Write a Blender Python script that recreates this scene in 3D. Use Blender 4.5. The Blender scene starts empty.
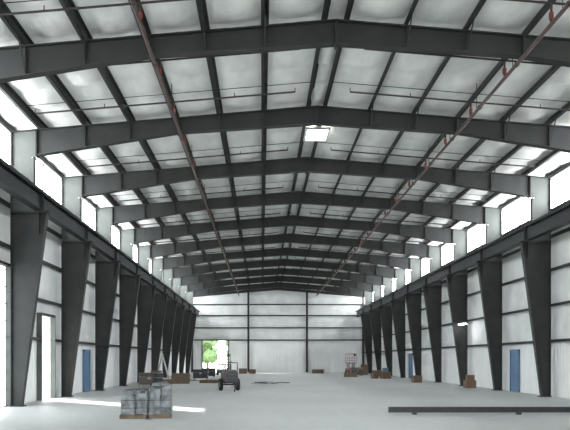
import bpy, math, random, bmesh
from mathutils import Vector, Matrix
random.seed(4)
S=bpy.context.scene
S.view_settings.view_transform='Standard'
S.view_settings.look='None'
S.view_settings.exposure=0.76

# ---------------------------------------------------------------- materials
def mat(name,col,rough=0.6,metal=0.0,var=0.12,scale=3.0,bump=0.0,bscale=20.0,emit=0.0,ecol=None,coords='Object',stretch=None):
    m=bpy.data.materials.new(name); m.use_nodes=True
    nt=m.node_tree; b=nt.nodes['Principled BSDF']
    tc=nt.nodes.new('ShaderNodeTexCoord'); src=tc.outputs[coords]
    if stretch:
        mp=nt.nodes.new('ShaderNodeMapping'); mp.inputs['Scale'].default_value=stretch
        nt.links.new(src,mp.inputs['Vector']); src=mp.outputs['Vector']
    n=nt.nodes.new('ShaderNodeTexNoise'); n.inputs['Scale'].default_value=scale; n.inputs['Detail'].default_value=5
    nt.links.new(src,n.inputs['Vector'])
    r=nt.nodes.new('ShaderNodeValToRGB')
    r.color_ramp.elements[0].position=0.3; r.color_ramp.elements[1].position=0.7
    r.color_ramp.elements[0].color=(*[c*(1-var) for c in col],1)
    r.color_ramp.elements[1].color=(*[min(1,c*(1+var)) for c in col],1)
    nt.links.new(n.outputs['Fac'],r.inputs['Fac']); nt.links.new(r.outputs['Color'],b.inputs['Base Color'])
    b.inputs['Roughness'].default_value=rough; b.inputs['Metallic'].default_value=metal
    if bump>0:
        n2=nt.nodes.new('ShaderNodeTexNoise'); n2.inputs['Scale'].default_value=bscale; n2.inputs['Detail'].default_value=4
        nt.links.new(src,n2.inputs['Vector'])
        bp=nt.nodes.new('ShaderNodeBump'); bp.inputs['Strength'].default_value=bump; bp.inputs['Distance'].default_value=0.05
        nt.links.new(n2.outputs['Fac'],bp.inputs['Height']); nt.links.new(bp.outputs['Normal'],b.inputs['Normal'])
    if emit>0:
        b.inputs['Emission Color'].default_value=(*(ecol or col),1); b.inputs['Emission Strength'].default_value=emit
    return m

steel=mat('primer_grey_steel',(0.021,0.024,0.023),0.6,0.0,0.25,1.5)
steel_d=mat('dark_purlin_steel',(0.017,0.020,0.019),0.6,0.0,0.2,1.5)
steel_l=mat('light_and_lit_grey_steel',(0.080,0.090,0.083),0.6,0.0,0.15,1.5)  # light grey trim; on upper columns, clerestory light put into the frame paint colour
crane_m=mat('crane_runway_paint',(0.016,0.020,0.021),0.5,0.0,0.2,1.2)
insul=mat('white_vinyl_insulation',(0.81,0.82,0.80),0.5,0,0.14,1.0,0.9,1.5,stretch=(1.6,0.8,1))
wallins=mat('wall_vinyl_insulation',(0.72,0.745,0.735),0.6,0,0.12,0.8,0.6,1.4)
trans=mat('translucent_clerestory',(0.9,0.95,1.0),0.4,0,0.03,2,0,1,11.0,(0.96,0.98,1.0))
skyl=mat('skylight_diffuser',(0.95,0.95,0.9),0.4,0,0.03,2,0,1,5.0,(1,1,0.90))
redpipe=mat('dark_sprinkler_pipe',(0.055,0.030,0.027),0.5,0,0.25,2)
redc=mat('red_coupling',(0.18,0.04,0.03),0.5,0,0.2,3)
darkpipe=mat('black_branch_pipe',(0.030,0.026,0.026),0.5,0,0.2,3)
blue=mat('blue_door_paint',(0.11,0.20,0.32),0.45,0,0.08,3)
wood=mat('pallet_wood',(0.17,0.13,0.09),0.8,0,0.3,6)
card=mat('cardboard',(0.17,0.115,0.08),0.85,0,0.15,4)
red=mat('red_paint',(0.24,0.045,0.035),0.4,0,0.15,3)
yellow=mat('yellow_paint',(0.4,0.32,0.08),0.5,0,0.15,3)
rubber=mat('black_rubber',(0.02,0.02,0.02),0.8,0,0.2,6)
metal=mat('bare_metal',(0.30,0.31,0.32),0.35,0.8,0.15,4)
greyp=mat('machine_grey_paint',(0.10,0.11,0.115),0.5,0,0.25,4)
greyl=mat('pale_bundle_wrap',(0.20,0.22,0.23),0.28,0,0.5,6,0.9,9)
chest=mat('tool_chest_brown',(0.10,0.085,0.07),0.5,0,0.2,5)
darkm=mat('dark_machine_parts',(0.025,0.027,0.03),0.5,0,0.3,5)
white=mat('white_plastic',(0.75,0.76,0.76),0.4,0,0.05,5)
tube=mat('fluorescent_tube',(1,1,1),0.4,0,0,2,0,1,12.0)
leaf=mat('tree_leaves',(0.11,0.19,0.07),0.8,0,0.5,2,0.8,6)
bark=mat('tree_bark',(0.10,0.07,0.05),0.9,0,0.3,6)
grass=mat('outdoor_ground',(0.40,0.40,0.36),0.9,0,0.15,0.4)

def ribbed(name,col,period,strength=0.6,axis='Y'):
    m=mat(name,col,0.45,0,0.05,0.7)
    nt=m.node_tree;b=nt.nodes['Principled BSDF']
    tc=nt.nodes.new('ShaderNodeTexCoord'); w=nt.nodes.new('ShaderNodeTexWave')
    w.wave_type='BANDS'; w.bands_direction=axis; w.inputs['Scale'].default_value=0.314/period
    nt.links.new(tc.outputs['Object'],w.inputs['Vector'])
    bp=nt.nodes.new('ShaderNodeBump'); bp.inputs['Strength'].default_value=strength; bp.inputs['Distance'].default_value=0.04
    nt.links.new(w.outputs['Fac'],bp.inputs['Height']); nt.links.new(bp.outputs['Normal'],b.inputs['Normal'])
    return m
liner_y=ribbed('white_liner_panel_side',(0.84,0.86,0.855),0.3,0.6,'Y')
liner_x=ribbed('white_liner_panel_end',(0.84,0.86,0.855),0.3,0.6,'X')
glowd=mat('doorway_glow_fill',(0.85,0.92,0.95),0.4,0,0.05,2,0,1,2.2,(0.95,0.98,1.0))  # added glow standing in for daylight in the left doorway

conc=bpy.data.materials.new('concrete_slab'); conc.use_nodes=True
nt=conc.node_tree; b=nt.nodes['Principled BSDF']
tc=nt.nodes.new('ShaderNodeTexCoord')
def noise(sc,det=6):
    n=nt.nodes.new('ShaderNodeTexNoise'); n.inputs['Scale'].default_value=sc; n.inputs['Detail'].default_value=det
    nt.links.new(tc.outputs['Object'],n.inputs['Vector']); return n
def ramp(src,p0,p1,c0,c1):
    r=nt.nodes.new('ShaderNodeValToRGB'); r.color_ramp.elements[0].position=p0; r.color_ramp.elements[1].position=p1
    r.color_ramp.elements[0].color=(*c0,1); r.color_ramp.elements[1].color=(*c1,1); nt.links.new(src,r.inputs['Fac']); return r
n1=noise(0.2,3); n2=noise(3.0); n3=noise(0.4,2)
r1=ramp(n1.outputs['Fac'],0.3,0.7,(0.49,0.515,0.51),(0.60,0.625,0.615))
r2=ramp(n2.outputs['Fac'],0.25,0.75,(0.86,0.86,0.86),(1,1,1))
mx=nt.nodes.new('ShaderNodeMix'); mx.data_type='RGBA'; mx.blend_type='MULTIPLY'; mx.inputs['Factor'].default_value=1
nt.links.new(r1.outputs['Color'],mx.inputs['A']); nt.links.new(r2.outputs['Color'],mx.inputs['B'])
nt.links.new(mx.outputs['Result'],b.inputs['Base Color'])
r3=ramp(n3.outputs['Fac'],0.3,0.7,(0.46,)*3,(0.60,)*3)
nt.links.new(r3.outputs['Color'],b.inputs['Roughness'])
b.inputs['Specular IOR Level'].default_value=0.4

# ---------------------------------------------------------------- builder
class MB:
    def __init__(s,mats): s.v=[];s.f=[];s.m=[];s.mats=list(mats)
    def _add(s,vs,fs,m):
        if m not in s.mats: s.mats.append(m)
        o=len(s.v); s.v+= [tuple(v) for v in vs]; s.f+=[tuple(i+o for i in f) for f in fs]
        k=s.mats.index(m); s.m+=[k]*len(fs)
    def box(s,c,d,m,rz=0.0,rx=0.0):
        R=Matrix.Rotation(rz,3,'Z')@Matrix.Rotation(rx,3,'X')
        vs=[Vector(c)+R@Vector((x*d[0]/2,y*d[1]/2,z*d[2]/2)) for x in(-1,1) for y in(-1,1) for z in(-1,1)]
        s._add(vs,[(0,1,3,2),(4,6,7,5),(0,4,5,1),(2,3,7,6),(0,2,6,4),(1,5,7,3)],m)
    def bx(s,x0,x1,y0,y1,z0,z1,m): s.box(((x0+x1)/2,(y0+y1)/2,(z0+z1)/2),(x1-x0,y1-y0,z1-z0),m)
    def prism(s,poly,y0,y1,m,axis='y'):
        n=len(poly)
        if axis=='y': vs=[(p[0],y0,p[1]) for p in poly]+[(p[0],y1,p[1]) for p in poly]
        else: vs=[(y0,p[0],p[1]) for p in poly]+[(y1,p[0],p[1]) for p in poly]
        fs=[tuple(range(n)),tuple(range(2*n-1,n-1,-1))]+[(i,i+n,(i+1)%n+n,(i+1)%n) for i in range(n)]
        s._add(vs,fs,m)
    def strip(s,p0,p1,w,t,m):
        a=Vector((p0[0],p0[1]));b=Vector((p1[0],p1[1])); d=(b-a).normalized(); n=Vector((-d.y,d.x))*t/2
        poly=[a+n,b+n,b-n,a-n]; s.prism([(q.x,q.y) for q in poly],-w/2,w/2,m)
    def cyl(s,p0,p1,r,m,seg=8,r2=None):
        p0=Vector(p0);p1=Vector(p1); d=(p1-p0).normalized()
        u=d.orthogonal().normalized(); w=d.cross(u); r2=r if r2 is None else r2
        vs=[];
        for p,rr in((p0,r),(p1,r2)):
            for i in range(seg):
                a=2*math.pi*i/seg; vs.append(p+(u*math.cos(a)+w*math.sin(a))*rr)
        fs=[tuple(range(seg-1,-1,-1)),tuple(range(seg,2*seg))]+[(i,(i+1)%seg,(i+1)%seg+seg,i+seg) for i in range(seg)]
        s._add(vs,fs,m)
    def build(s,name,loc=(0,0,0),rz=0,bevel=0):
        me=bpy.data.meshes.new(name); me.from_pydata(s.v,[],s.f)
        for m in s.mats: me.materials.append(m)
        me.polygons.foreach_set('material_index',s.m)
        bm=bmesh.new(); bm.from_mesh(me); bmesh.ops.recalc_face_normals(bm,faces=bm.faces); bm.to_mesh(me); bm.free()
        o=bpy.data.objects.new(name,me); o.location=loc; o.rotation_euler=(0,0,rz); S.collection.objects.link(o)
        if bevel>0:
            bv=o.modifiers.new('bev','BEVEL'); bv.width=bevel; bv.segments=2; bv.limit_method='ANGLE'
        return o

# ---------------------------------------------------------------- dimensions
SP=6.1; F1=2.95*SP; def_y=lambda i: F1+(i-1)*SP
Y0=def_y(-3)-0.3; YE=def_y(12)
HW=10.97; WX=11.2; ZR=10.76
top=lambda x: ZR-abs(x)/12.0

# ---------------------------------------------------------------- frames
def frame_mesh():
    b=MB([steel,steel_l]); FW=0.26; T=0.03
    def depth(x):
        x=abs(x)
        return 0.62+(0.54-0.62)*x/5 if x<5 else 0.54+(0.92-0.54)*(x-5)/5.05
    for sg in(-1,1):
        X=lambda x:sg*x
        b.prism([(X(HW),0.02),(X(10.60),0.02),(X(9.68),6.95),(X(HW),6.95)],-0.012,0.012,steel)
        b.strip((X(HW-0.015),0.0),(X(HW-0.015),6.95),FW,T,steel)
        b.strip((X(10.60),0.0),(X(9.68),6.95),FW,T,steel)
        b.bx(min(X(9.6),X(HW)),max(X(9.6),X(HW)),-FW/2,FW/2,6.93,7.0,steel)
        b.bx(min(X(10.5),X(HW)),max(X(10.5),X(HW)),-0.2,0.2,0,0.04,steel)
        b.bx(X(9.95)-0.01,X(9.95)+0.01,-FW/2+.01,FW/2-.01,6.2,6.93,steel)
        zt=top(HW)
        b.bx(min(X(10.17),X(HW)),max(X(10.17),X(HW)),-0.012,0.012,7.0,zt-0.9,steel_l)  # same paint as below, lighter colour stands in for light on upper column
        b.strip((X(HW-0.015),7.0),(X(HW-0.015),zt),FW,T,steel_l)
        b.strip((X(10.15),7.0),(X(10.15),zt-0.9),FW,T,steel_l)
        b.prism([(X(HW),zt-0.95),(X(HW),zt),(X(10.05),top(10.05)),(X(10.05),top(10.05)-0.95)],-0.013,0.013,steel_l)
        b.strip((X(10.05),top(10.05)),(X(10.05),top(10.05)-0.97),0.3,0.04,steel)
        xs=[0,5,10.05]
        for a,c in zip(xs[:-1],xs[1:]):
            b.prism([(X(a),top(a)),(X(c),top(c)),(X(c),top(c)-depth(c)),(X(a),top(a)-depth(a))],-0.01,0.01,steel)
            b.strip((X(a),top(a)-depth(a)),(X(c),top(c)-depth(c)),FW,T,steel)
        b.strip((0,top(0)-0.015),(X(HW),top(HW)-0.015),FW,T,steel)
        b.strip((X(5),top(5)+0.0),(X(5),top(5)-depth(5)-0.06),0.27,0.04,steel)
        for xx in (1.9,3.5,6.7,8.3):
            b.bx(X(xx)-0.008,X(xx)+0.008,-0.1,0.1,top(xx)-depth(xx),top(xx),steel)
            for q in(-1,1):
                b.cyl((X(xx),q*0.1,top(xx)-depth(xx)+.03),(X(xx),q*0.62,top(xx)+0.02),0.022,steel,4)
    b.strip((0,ZR+0.0),(0,ZR-0.70),0.28,0.05,steel)
    return b
fb=frame_mesh(); f0=fb.build('steel_portal_frame',(0,def_y(-3),0))
for i in range(-2,12):
    o=bpy.data.objects.new('steel_portal_frame',f0.data); o.location=(0,def_y(i),0); S.collection.objects.link(o)

# ---------------------------------------------------------------- purlins, eave struts
b=MB([steel_d]); PZ=0.24
px=[0.3,1.9,3.5,5.1,6.7,8.3,9.9]
for sg in(-1,1):
    for x in px:
        z=top(x)
        X=sg*x
        b.bx(X-0.010,X+0.010,Y0,YE,z,z+PZ,steel_d)
        b.bx(X-0.105,X+0.010,Y0,YE,z,z+0.014,steel_d)
        b.bx(X-0.010,X+0.105,Y0,YE,z+PZ-0.014,z+PZ,steel_d)
    X=sg*11.08
    b.bx(X-0.09,X+0.09,Y0,YE,top(11)-0.02,top(11)+0.2,steel_d)
    for i in range(-3,12):
        y=def_y(i)+SP*0.66
        xs_=[0.3,1.9,3.5,5.1,6.7,8.3,9.9,11.0]
        for a,c in zip(xs_[:-1],xs_[1:]):
            b.cyl((sg*a,y,top(a)+0.06),(sg*c,y,top(c)+0.06),0.012,steel_d,4)
b.build('roof_purlins')

# ---------------------------------------------------------------- ceiling insulation
nodes=[-WX-0.1]+[-x for x in reversed(px)]+px+[WX+0.1]
xs=[]
for a,c in zip(nodes[:-1],nodes[1:]):
    n=6
    for k in range(n): xs.append((a+(c-a)*k/n, k/n))
xs.append((nodes[-1],0.0))
dy=0.19; ny=int((YE-Y0)/dy)+1; ys=[Y0+(YE-Y0)*j/(ny-1) for j in range(ny)]
V=[];Fc=[]
ph={}
for j,y in enumerate(ys):
    cell=y/1.52; fr=cell-math.floor(cell); pil=abs(math.sin(math.pi*fr))**0.5
    for i,(x,t) in enumerate(xs):
        key=(int(math.floor(cell)), sum(1 for q in nodes if q<=x+1e-6))
        if key not in ph: ph[key]=random.uniform(0.4,1.3)
        sag=math.sin(math.pi*t)*0.16*pil*ph[key]
        wr=0.018*math.sin(9*y+5*x)*math.sin(math.pi*t)
        V.append((x,y,top(x)+PZ+0.035-sag+wr))
nx=len(xs)
for j in range(ny-1):
    for i in range(nx-1):
        a=j*nx+i
        Fc.append((a,a+1,a+nx+1,a+nx))
me=bpy.data.meshes.new('ceiling'); me.from_pydata(V,[],Fc); me.materials.append(insul)
me.polygons.foreach_set('use_smooth',[True]*len(Fc))
ceil=bpy.data.objects.new('ceiling',me); S.collection.objects.link(ceil)
b=MB([greyp])
for sg in(-1,1):
    b.prism([(0,ZR+0.40),(sg*11.5,top(11.5)+0.40),(sg*11.5,top(11.5)+0.44),(0,ZR+0.44)],Y0-0.3,YE+0.3,greyp)
b.build('roof_sheet')
b=MB([skyl,white]); sy=26.9
b.bx(-0.20,0.62,sy-0.65,sy+0.65,10.70,10.73,skyl)
for x in(-0.24,0.66): b.bx(x-0.04,x+0.04,sy-0.7,sy+0.7,10.66,10.75,white)
for y in(-0.69,0.69): b.bx(-0.28,0.7,sy+y-0.04,sy+y+0.04,10.66,10.75,white)
b.build('skylight')

# ---------------------------------------------------------------- floor/outside
b=MB([conc]); b.bx(-WX-0.1,WX+0.1,Y0-0.3,YE+0.1,-0.2,0,conc); b.build('floor')
b=MB([grass]); b.bx(-250,250,-150,400,-0.5,-0.22,grass); b.build('ground')

# ---------------------------------------------------------------- walls
def wall_cells(b,u0,u1,z0,z1,holes,put):
    us=sorted(set([u0,u1]+[h[0] for h in holes]+[h[1] for h in holes])); us=[u for u in us if u0<=u<=u1]
    zs=sorted(set([z0,z1]+[h[2] for h in holes]+[h[3] for h in holes])); zs=[z for z in zs if z0<=z<=z1]
    for a,c in zip(us[:-1],us[1:]):
        for p,q in zip(zs[:-1],zs[1:]):
            mu,mz=(a+c)/2,(p+q)/2
            if any(h[0]<mu<h[1] and h[2]<mz<h[3] for h in holes): continue
            put(a,c,p,q)
WZ=2.5; CZ0=8.42; CZ1=9.82
LH=[(27.5,29.2,0.0,3.5),(18.6,24.0,0.0,5.0)]
def side(name,sg,holes):
    b=MB([liner_y,wallins])
    x0,x1=(sg*WX,sg*(WX+0.06)) if sg>0 else (sg*(WX+0.06),sg*WX)
    wall_cells(b,Y0,YE,0,WZ,holes,lambda a,c,p,q:b.bx(x0,x1,a,c,p,q,liner_y))
    wall_cells(b,Y0,YE,WZ,CZ0,holes,lambda a,c,p,q:b.bx(x0,x1,a,c,p,q,wallins))
    b.bx(x0,x1,Y0,YE,CZ1,10.1,wallins)
    b.build(name)
    b=MB([trans,steel_l])
    b.bx(x0,x1,Y0,YE,CZ0,CZ1,trans)
    e=sorted((sg*(WX-0.06),sg*(WX-0.005)))
    for i in range(-3,12):
        for k in range(1,6): 
            y=def_y(i)+SP*k/6; b.bx(e[0],e[1],y-0.02,y+0.02,CZ0,CZ1,steel_l)
    b.bx(e[0],e[1],Y0,YE,CZ0,CZ0+0.07,steel_l)
    b.build('window_%d'%(1 if sg<0 else 2))
    b=MB([steel_d])
    gx0,gx1=sorted((sg*(HW+0.01),sg*(WX-0.005)))
    for z in(WZ,4.1,5.7,7.2,CZ0-0.05,CZ1+0.05):
        segs=[(Y0,YE)]
        for h in holes:
            if h[2]<=z<=h[3]+0.1:
                ns=[]
                for a,c in segs:
                    if h[1]<=a or h[0]>=c: ns.append((a,c))
                    else: ns+= [(a,h[0]),(h[1],c)]
                segs=ns
        for a,c in segs:
            b.bx(gx0,gx1,a,c,z-0.008,z+0.008,steel_d)
            e=sorted((sg*(HW+0.01),sg*(HW+0.025)))
            b.bx(e[0],e[1],a,c,z-0.05,z+0.07,steel_d)
    for h in holes:
        for y in (h[0]-0.04,h[1]+0.04): b.bx(gx0,gx1,y-0.035,y+0.035,0,h[3]+0.1,steel_l)
        b.bx(gx0,gx1,h[0],h[1],h[3],h[3]+0.1,steel_d)
    b.build('wall_girts')
side('wall_left',-1,LH); side('wall_right',1,[])
EH=[(-9.5,-6.3,0,4.0)]
b=MB([liner_x,wallins])
wall_cells(b,-WX-0.06,WX+0.06,0,4.1,EH,lambda a,c,p,q:b.bx(a,c,YE,YE+0.06,p,q,liner_x))
b.prism([(-WX-.06,4.1),(WX+.06,4.1),(WX+.06,10.15),(0,11.05),(-WX-.06,10.15)],YE,YE+0.06,wallins)
b.build('wall_back')
b=MB([steel_d,steel])
for z in(4.1,5.65,7.2,8.6): b.bx(-WX,WX,YE-0.2,YE-0.01,z-0.07,z+0.07,steel_d)
for x in(-3.7,3.7):
    b.bx(x-0.13,x+0.13,YE-0.46,YE-0.43,0,top(x)-0.1,steel); b.bx(x-0.13,x+0.13,YE-0.24,YE-0.21,0,top(x)-0.1,steel); b.bx(x-0.01,x+0.01,YE-0.43,YE-0.24,0,top(x)-0.1,steel)
for x in(-10.8,10.8): b.bx(x-0.12,x+0.12,YE-0.46,YE-0.21,0,top(x)-0.1,steel)
for x in(-9.55,-6.25): b.bx(x-0.07,x+0.07,YE-0.2,YE-0.01,0,4.1,steel_d)
for sg in(-1,1):
    b.prism([(0,ZR),(sg*WX,top(WX)),(sg*WX,top(WX)-0.35),(0,ZR-0.35)],YE-0.45,YE-0.25,steel)
b.build('end_wall_framing')
b=MB([glowd,steel_l]); h=LH[1]
b.bx(-WX+0.01,-WX+0.04,h[0],h[1],0.0,4.99,glowd)  # added glowing sheet closing the bright opening, keeps sun off the near floor
for k in range(9): b.bx(-WX+0.04,-WX+0.07,h[0],h[1],k*0.61,k*0.61+0.03,steel_l)
b.build('added_glow_sunscreen')
def blue_door(name,sg,y):
    b=MB([blue,steel_d,metal])
    xf=sg*(WX-0.07)
    b.box((xf,y,1.05),(0.05,0.95,2.1),blue)
    for q in(-0.52,0.52): b.box((xf,y+q,1.09),(0.12,0.09,2.18),blue)
    b.box((xf,y,2.15),(0.12,1.13,0.09),blue)
    b.cyl((xf-sg*0.02,y-0.38,1.0),(xf-sg*0.09,y-0.38,1.0),0.02,metal)
    b.cyl((xf-sg*0.09,y-0.38,1.0),(xf-sg*0.09,y-0.25,1.0),0.012,metal)
    b.build(name)
blue_door('door_1',1,34.8); blue_door('door_2',-1,35.0); blue_door('door_3',1,59.2); blue_door('door_4',-1,31.5)

# ---------------------------------------------------------------- crane runway beams
for sg in(-1,1):
    b=MB([crane_m]); x=sg*9.95
    YA,YB=Y0,YE-0.6
    b.bx(x-0.01,x+0.01,YA,YB,7.04,7.66,crane_m)
    b.bx(x-0.15,x+0.15,YA,YB,7.0,7.03,crane_m)
    b.bx(x-0.19,x+0.19,YA,YB,7.66,7.69,crane_m)
    for q in(-1,1): b.bx(x+q*0.19-0.01,x+q*0.19+0.01,YA,YB,7.58,7.69,crane_m)
    b.bx(x-0.03,x+0.03,YA,YB,7.69,7.78,crane_m)
    for i in range(-3,12):
        y=def_y(i)
        b.bx(x-0.14,x+0.14,y-0.01,y+0.01,7.03,7.66,crane_m)
        a=sorted((sg*10.13,sg*10.02)); b.bx(a[0],a[1],y-0.1,y+0.1,7.5,7.58,crane_m)
    b.build('crane_runway_beam')

# ---------------------------------------------------------------- sprinkler piping
b=MB([redpipe,redc,darkpipe])
for sg in(-1,1):
    x=sg*4.85; z=9.6
    b.cyl((x,Y0+1,z),(x,YE-1,z),0.05,redpipe,8)
    y=F1-3*SP
    while y<YE-1:
        b.cyl((x,y-0.06,z),(x,y+0.06,z),0.07,redpipe,8)
        b.cyl((x,y+0.3,z),(x,y+0.3,top(x)+0.1),0.012,darkpipe,5)
        yb=y+0.9; zb=top(x)-0.25
        b.cyl((x,yb,z),(x,yb,zb),0.03,redpipe,6)
        b.cyl((x,yb,z+0.12),(x,yb,z+0.28),0.055,redc,6)
        xi,xo=sg*0.9,sg*9.4
        for xe in(xi,xo):
            ze=top(xe)-0.25
            b.cyl((x,yb,zb),(xe,yb,ze),0.028,darkpipe,6)
            for q in(1,2):
                xx=x+(xe-x)*q/2; zz=zb+(ze-zb)*q/2
                b.cyl((xx,yb,zz),(xx,yb,zz+0.13),0.016,redc,5)
        y+=3.05
b.build('fire_sprinkler_piping')

b=MB([tube,white,metal])
b.box((0,0,0),(0.16,1.3,0.06),white); b.cyl((-0.03,-0.6,-0.06),(-0.03,0.6,-0.06),0.035,tube,8); b.cyl((0.05,-0.6,-0.06),(0.05,0.6,-0.06),0.035,tube,8)
b.box((0.35,0,0.02),(0.6,0.06,0.04),metal)
b.build('fluorescent_light',(10.4,41.5,3.9))

# ---------------------------------------------------------------- loose objects
b=MB([darkm]); L=9.0
b.bx(0,L,-0.075,0.075,0.06,0.075,darkm); b.bx(0,L,-0.075,0.075,0.215,0.23,darkm); b.bx(0,L,-0.006,0.006,0.075,0.215,darkm)
for x in(0.8,4,7.5): b.bx(x-0.05,x+0.05,-0.10,0.10,0,0.06,darkm)
b.build('steel_beam_on_blocks',(1.9,20.6,0))

def pallet(b,cx,cy,z,w=1.2,d=1.0):
    for q in(-1,0,1): b.bx(cx-w/2,cx+w/2,cy+q*(d/2-0.05)-0.045,cy+q*(d/2-0.05)+0.045,z,z+0.1,wood)
    for k in range(7):
        x=cx-w/2+0.05+k*(w-0.1)/6; b.bx(x-0.045,x+0.045,cy-d/2,cy+d/2,z+0.1,z+0.12,wood)
def wrapped(b,cx,cy,z,w,d,h,seed):
    rnd=random.Random(seed); n=28; rings=9; vs=[];fs=[]
    for j in range(rings):
        t=j/(rings-1); zz=z+h*min(1,t*1.12) if j<rings-1 else z+h
        sc=1-0.05*t
        if j==rings-1: sc=0.55; 
        for i in range(n):
            a=2*math.pi*i/n; ca,sa=math.cos(a),math.sin(a)
            e=0.28; X=math.copysign(abs(ca)**e,ca)*w/2; Y=math.copysign(abs(sa)**e,sa)*d/2
            f=sc*(1+rnd.uniform(-.03,.03)+0.025*math.sin(5*a+7*t))
            vs.append((cx+X*f,cy+Y*f,zz+rnd.uniform(-.012,.012)+(0.04*math.sin(3*a+seed) if j>=rings-2 else 0)))
    for j in range(rings-1):
        for i in range(n): fs.append((j*n+i,j*n+(i+1)%n,(j+1)*n+(i+1)%n,(j+1)*n+i))
    fs.append(tuple((rings-1)*n+i for i in range(n)))
    b._add(vs,fs,greyl)
b=MB([wood,greyl,greyp,darkm,metal])
pallet(b,-0.36,0,0,0.74,1.1); pallet(b,0.42,0.05,0,0.62,1.1)
wrapped(b,-0.50,-0.05,0.12,0.42,0.98,0.58,1); wrapped(b,-0.13,0.0,0.12,0.38,0.98,0.64,2)
wrapped(b,0.26,0.03,0.12,0.36,0.98,0.76,3); wrapped(b,0.58,0.05,0.12,0.34,0.98,0.80,5)
b.box((-0.50,-0.15,0.74),(0.34,0.45,0.09),greyl,0.1); b.box((-0.14,0.1,0.80),(0.28,0.5,0.08),greyp,-0.1)
b.box((0.42,0.0,0.95),(0.5,0.55,0.05),greyl,0.08)
for z in(0.3,0.52): b.bx(-0.70,0.73,-0.545,-0.535,z,z+0.014,darkm)
b.cyl((-0.6,-0.3,0.80),(-0.2,-0.35,0.86),0.025,metal); b.cyl((0.2,0.2,0.97),(0.6,0.15,1.02),0.025,metal)
b.build('wrapped_pallet_load',(-5.35,19.6,0),0.12)

b=MB([red,darkm,rubber,metal,greyp])
def wheel(b,x,y,r,w):
    b.cyl((x-w/2,y,r),(x+w/2,y,r),r,rubber,20); b.cyl((x-w/2-0.01,y,r),(x+w/2+0.01,y,r),r*0.5,metal,12)
wheel(b,-0.46,0,0.33,0.15); wheel(b,0.46,0,0.33,0.15)
b.cyl((-0.46,0,0.33),(0.46,0,0.33),0.04,darkm)
b.bx(-0.34,0.34,-0.7,0.7,0.42,0.52,darkm)
b.prism([(-0.35,0.52),(0.35,0.52),(0.35,0.95),(0.22,1.12),(-0.22,1.12),(-0.35,0.95)],-0.65,0.6,greyp)
b.bx(-0.27,0.27,-0.68,-0.64,0.6,1.0,darkm)
for k in range(5): b.bx(-0.25,0.25,-0.70,-0.675,0.64+k*0.075,0.66+k*0.075,metal)
b.bx(-0.36,0.36,-0.3,-0.2,0.5,0.97,red); b.bx(-0.31,-0.28,-0.69,-0.67,0.55,1.0,red); b.bx(0.28,0.31,-0.69,-0.67,0.55,1.0,red)
b.cyl((0.13,0.2,1.1),(0.13,0.2,1.4),0.035,darkm); b.cyl((-0.15,-0.3,1.1),(-0.15,-0.3,1.22),0.06,red)
for x in(-0.33,0.33): b.cyl((x,-0.55,0.5),(x,-0.55,1.5),0.025,darkm)
b.cyl((-0.33,-0.55,1.5),(0.33,-0.55,1.5),0.025,darkm); b.cyl((0,-0.05,1.1),(0,-0.55,1.6),0.02,darkm)
b.cyl((0,-0.7,0.47),(0,-1.5,0.40),0.035,darkm); b.cyl((0,-1.4,0.42),(0,-1.4,0.06),0.025,darkm); b.cyl((-0.03,-1.4,0.06),(0.03,-1.4,0.06),0.06,rubber,10)
b.build('portable_air_compressor',(-3.75,36.2,0),0.25,0.012)

def scissor(loc,pm,H=2.3,rz=0):
    b=MB([pm,darkm,rubber,metal])
    for x in(-0.38,0.38):
        for y in(-0.75,0.75): b.cyl((x-0.08,y,0.2),(x+0.08,y,0.2),0.2,rubber,14)
    b.bx(-0.4,0.4,-1.0,1.0,0.22,0.62,pm)
    n=3; hh=(H-1.1-0.66)/n
    for k in range(n):
        z=0.66+k*hh
        for x in(-0.3,0.3):
            b.cyl((x,-0.85,z),(x,0.85,z+hh),0.03,darkm,6); b.cyl((x,0.85,z),(x,-0.85,z+hh),0.03,darkm,6)
    zp=H-1.1
    b.bx(-0.42,0.42,-1.05,1.05,zp,zp+0.08,pm)
    for z in(zp+0.3,zp+0.6,zp+1.1):
        for x in(-0.4,0.4): b.cyl((x,-1.03,z),(x,1.03,z),0.02,pm,6)
        for y in(-1.03,1.03): b.cyl((-0.4,y,z),(0.4,y,z),0.02,pm,6)
    for x in(-0.4,0.4):
        for y in(-1.03,0,1.03): b.cyl((x,y,zp),(x,y,zp+1.1),0.02,pm,6)
    b.box((0.25,-0.9,zp+0.95),(0.2,0.15,0.25),darkm)
    b.build('scissor_lift',loc,rz)
scissor((8.2,77.0,0),red,2.3,0.1)
scissor((-6.0,70.0,0),greyp,2.2,0.4)

def boxes(name,loc,lst,m,rz=0):
    b=MB([m,wood])
    for (x,y,z,dx,dy,dz,r) in lst:
        b.box((x,y,z+dz/2),(dx,dy,dz),m,r); b.box((x,y,z+dz+0.001),(dx*0.98,0.05,0.004),wood,r)
    b.build(name,loc,rz,0.008)
boxes('cardboard_boxes',(10.25,39.5,0),[(0,0,0,.6,.5,.45,.1),(0.02,0,.46,.45,.4,.3,-.1)],card)
boxes('cardboard_boxes',(-8.8,43.0,0),[(0,0,0,.7,.6,.5,.1),(0.05,0,.51,.6,.5,.45,-.1),(0.75,0.1,0,.5,.5,.4,.3)],card)
boxes('cardboard_boxes',(8.7,58.0,0),[(0,0,0,.8,.7,.6,.1),(-.9,0.2,0,.5,.5,.4,.3)],card)
boxes('cardboard_boxes',(9.2,48.5,0),[(0,0,0,.6,.6,.5,.1)],card)
boxes('cardboard_boxes',(8.9,72.0,0),[(0,0,0,.9,.7,.7,.1),(.1,0,.71,.6,.6,.4,.2),(-1.1,.2,0,.7,.6,.5,-.2)],card)
boxes('cardboard_boxes',(-4.2,78.0,0),[(0,0,0,.9,.7,.6,.1),(1.1,.2,0,.7,.6,.5,-.2)],card)
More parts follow.
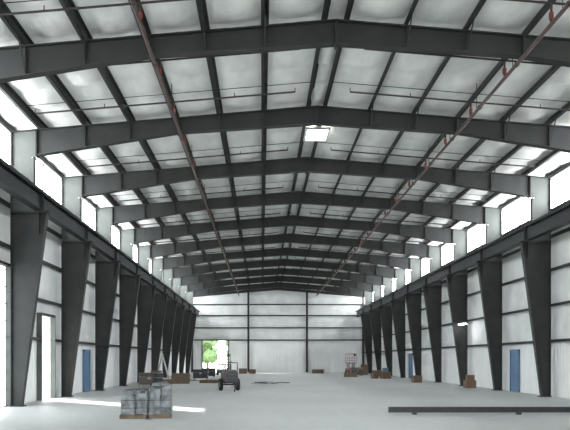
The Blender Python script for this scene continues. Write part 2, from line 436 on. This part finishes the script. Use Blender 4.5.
for loc,n in(((-7.6,46.5,0),6),((-8.3,52.0,0),4),((-5.7,47.5,0),2),((6.5,64,0),3),((9.4,65.5,0),5),((4.6,79,0),4)):
    b=MB([wood])
    for k in range(n): pallet(b,random.uniform(-.03,.03),random.uniform(-.03,.03),k*0.12)
    b.build('wooden_pallet_stack',loc,random.uniform(-.3,.3))
for loc,cm in(((-9.0,41.6,0),chest),((-7.0,55.0,0),darkm),((-6.9,62,0),darkm),((7.6,68,0),chest)):
    b=MB([cm,metal])
    b.prism([(-0.34,0.12),(0.34,0.12),(0.34,0.62),(0.2,0.85),(-0.34,0.85)],-0.6,0.6,cm)
    for x in(-.27,.27):
        for y in(-.5,.5): b.bx(x-.05,x+.05,y-.05,y+.05,0,.12,metal)
    b.bx(0.34,0.36,-0.1,0.1,0.45,0.58,metal); b.bx(-.35,.345,-.61,.61,.60,.62,metal)
    b.build('jobsite_tool_chest',loc,random.uniform(-1.8,-1.3),0.01)
for loc in((-8.1,39.6,0),(-9.3,45.8,0),(9.4,62,0)):
    b=MB([blue,darkm,metal])
    b.cyl((0,0,0),(0,0,.88),.28,blue if loc[0]>0 else darkm,24)
    for z in(.01,.3,.6,.87): b.cyl((0,0,z-.01),(0,0,z+.012),.295,metal,24)
    b.cyl((.15,0,.88),(.15,0,.9),.04,metal)
    b.build('steel_drum',loc)
for loc,rz in(((-9.2,48.6,0),1.6),):
    b=MB([metal,yellow]); H=2.0
    for x in(-1,1):
        b.cyl((x*.28,-.55,0),(x*.17,0,H),.03,metal,5); b.cyl((x*.28,.55,0),(x*.17,0,H),.025,metal,5)
    for k in range(1,8):
        t=k/8; w=.28-.11*t; b.box((0,-.55*(1-t),H*t),(2*w,.09,.03),metal)
    b.box((0,0,H),(.42,.16,.05),yellow)
    b.build('step_ladder',loc,rz)
for loc,s,n in(((-1.7,46.5,0),.6,26),((-6.6,50.5,0),.8,18)):
    b=MB([card,wood,greyl])
    for k in range(n):
        b.box((random.gauss(0,s),random.gauss(0,.5),.03+random.random()*.08),(random.uniform(.15,.7),random.uniform(.05,.25),random.uniform(.02,.06)),random.choice([card,wood,greyl,greyl]),random.uniform(0,3))
    b.build('scrap_debris_pile',loc)

# ---------------------------------------------------------------- trees outside
def tree(loc,h):
    b=MB([bark,leaf]); b.cyl((0,0,0),(0,0,h*.55),h*.03,bark,8,h*.018)
    bm=bmesh.new()
    for k in range(26):
        a=random.uniform(0,6.28); r=random.uniform(0,h*.28); z=random.uniform(h*.3,h)
        rr=h*random.uniform(.09,.16); t=bmesh.ops.create_icosphere(bm,subdivisions=2,radius=rr)
        for v in t['verts']:
            v.co*=random.uniform(.8,1.2); v.co+=Vector((r*math.cos(a),r*math.sin(a),z))
    bm.verts.ensure_lookup_table(); vs=[v.co.copy() for v in bm.verts]; fs=[tuple(v.index for v in f.verts) for f in bm.faces]; bm.free()
    for k in range(3):
        a=k*2.1; b.cyl((0,0,h*.35),(h*.2*math.cos(a),h*.2*math.sin(a),h*.6),h*.012,bark,6)
    b._add(vs,fs,leaf); b.build('tree',loc)
for x,y,h in((-17,112,6),(-12.5,130,7),(-22,118,8),(-15,130,6),(-8,140,6)): tree((x,y,-.25),h)

# ---------------------------------------------------------------- lights
w=bpy.data.worlds.new('World'); S.world=w; w.use_nodes=True
bg=w.node_tree.nodes['Background']; bg.inputs['Color'].default_value=(0.95,0.98,1.0,1); bg.inputs['Strength'].default_value=3.6
sd=bpy.data.lights.new('sun','SUN'); sd.energy=16; sd.angle=0.02; sd.color=(1,0.98,0.94)
so=bpy.data.objects.new('sun',sd); S.collection.objects.link(so)
dirv=Vector((1,-0.85,-0.48)).normalized(); so.rotation_euler=dirv.to_track_quat('-Z','Y').to_euler()
so.location=(-40,60,40)

# ---------------------------------------------------------------- camera
cd=bpy.data.cameras.new('camera'); co=bpy.data.objects.new('camera',cd); S.collection.objects.link(co)
co.location=(-1.98,0,1.70); co.rotation_euler=(math.pi/2,0,0)
cd.sensor_width=36; cd.sensor_fit='HORIZONTAL'; cd.lens=671/570*36; cd.shift_x=23/570; cd.shift_y=144/570; cd.clip_end=1000
S.camera=co
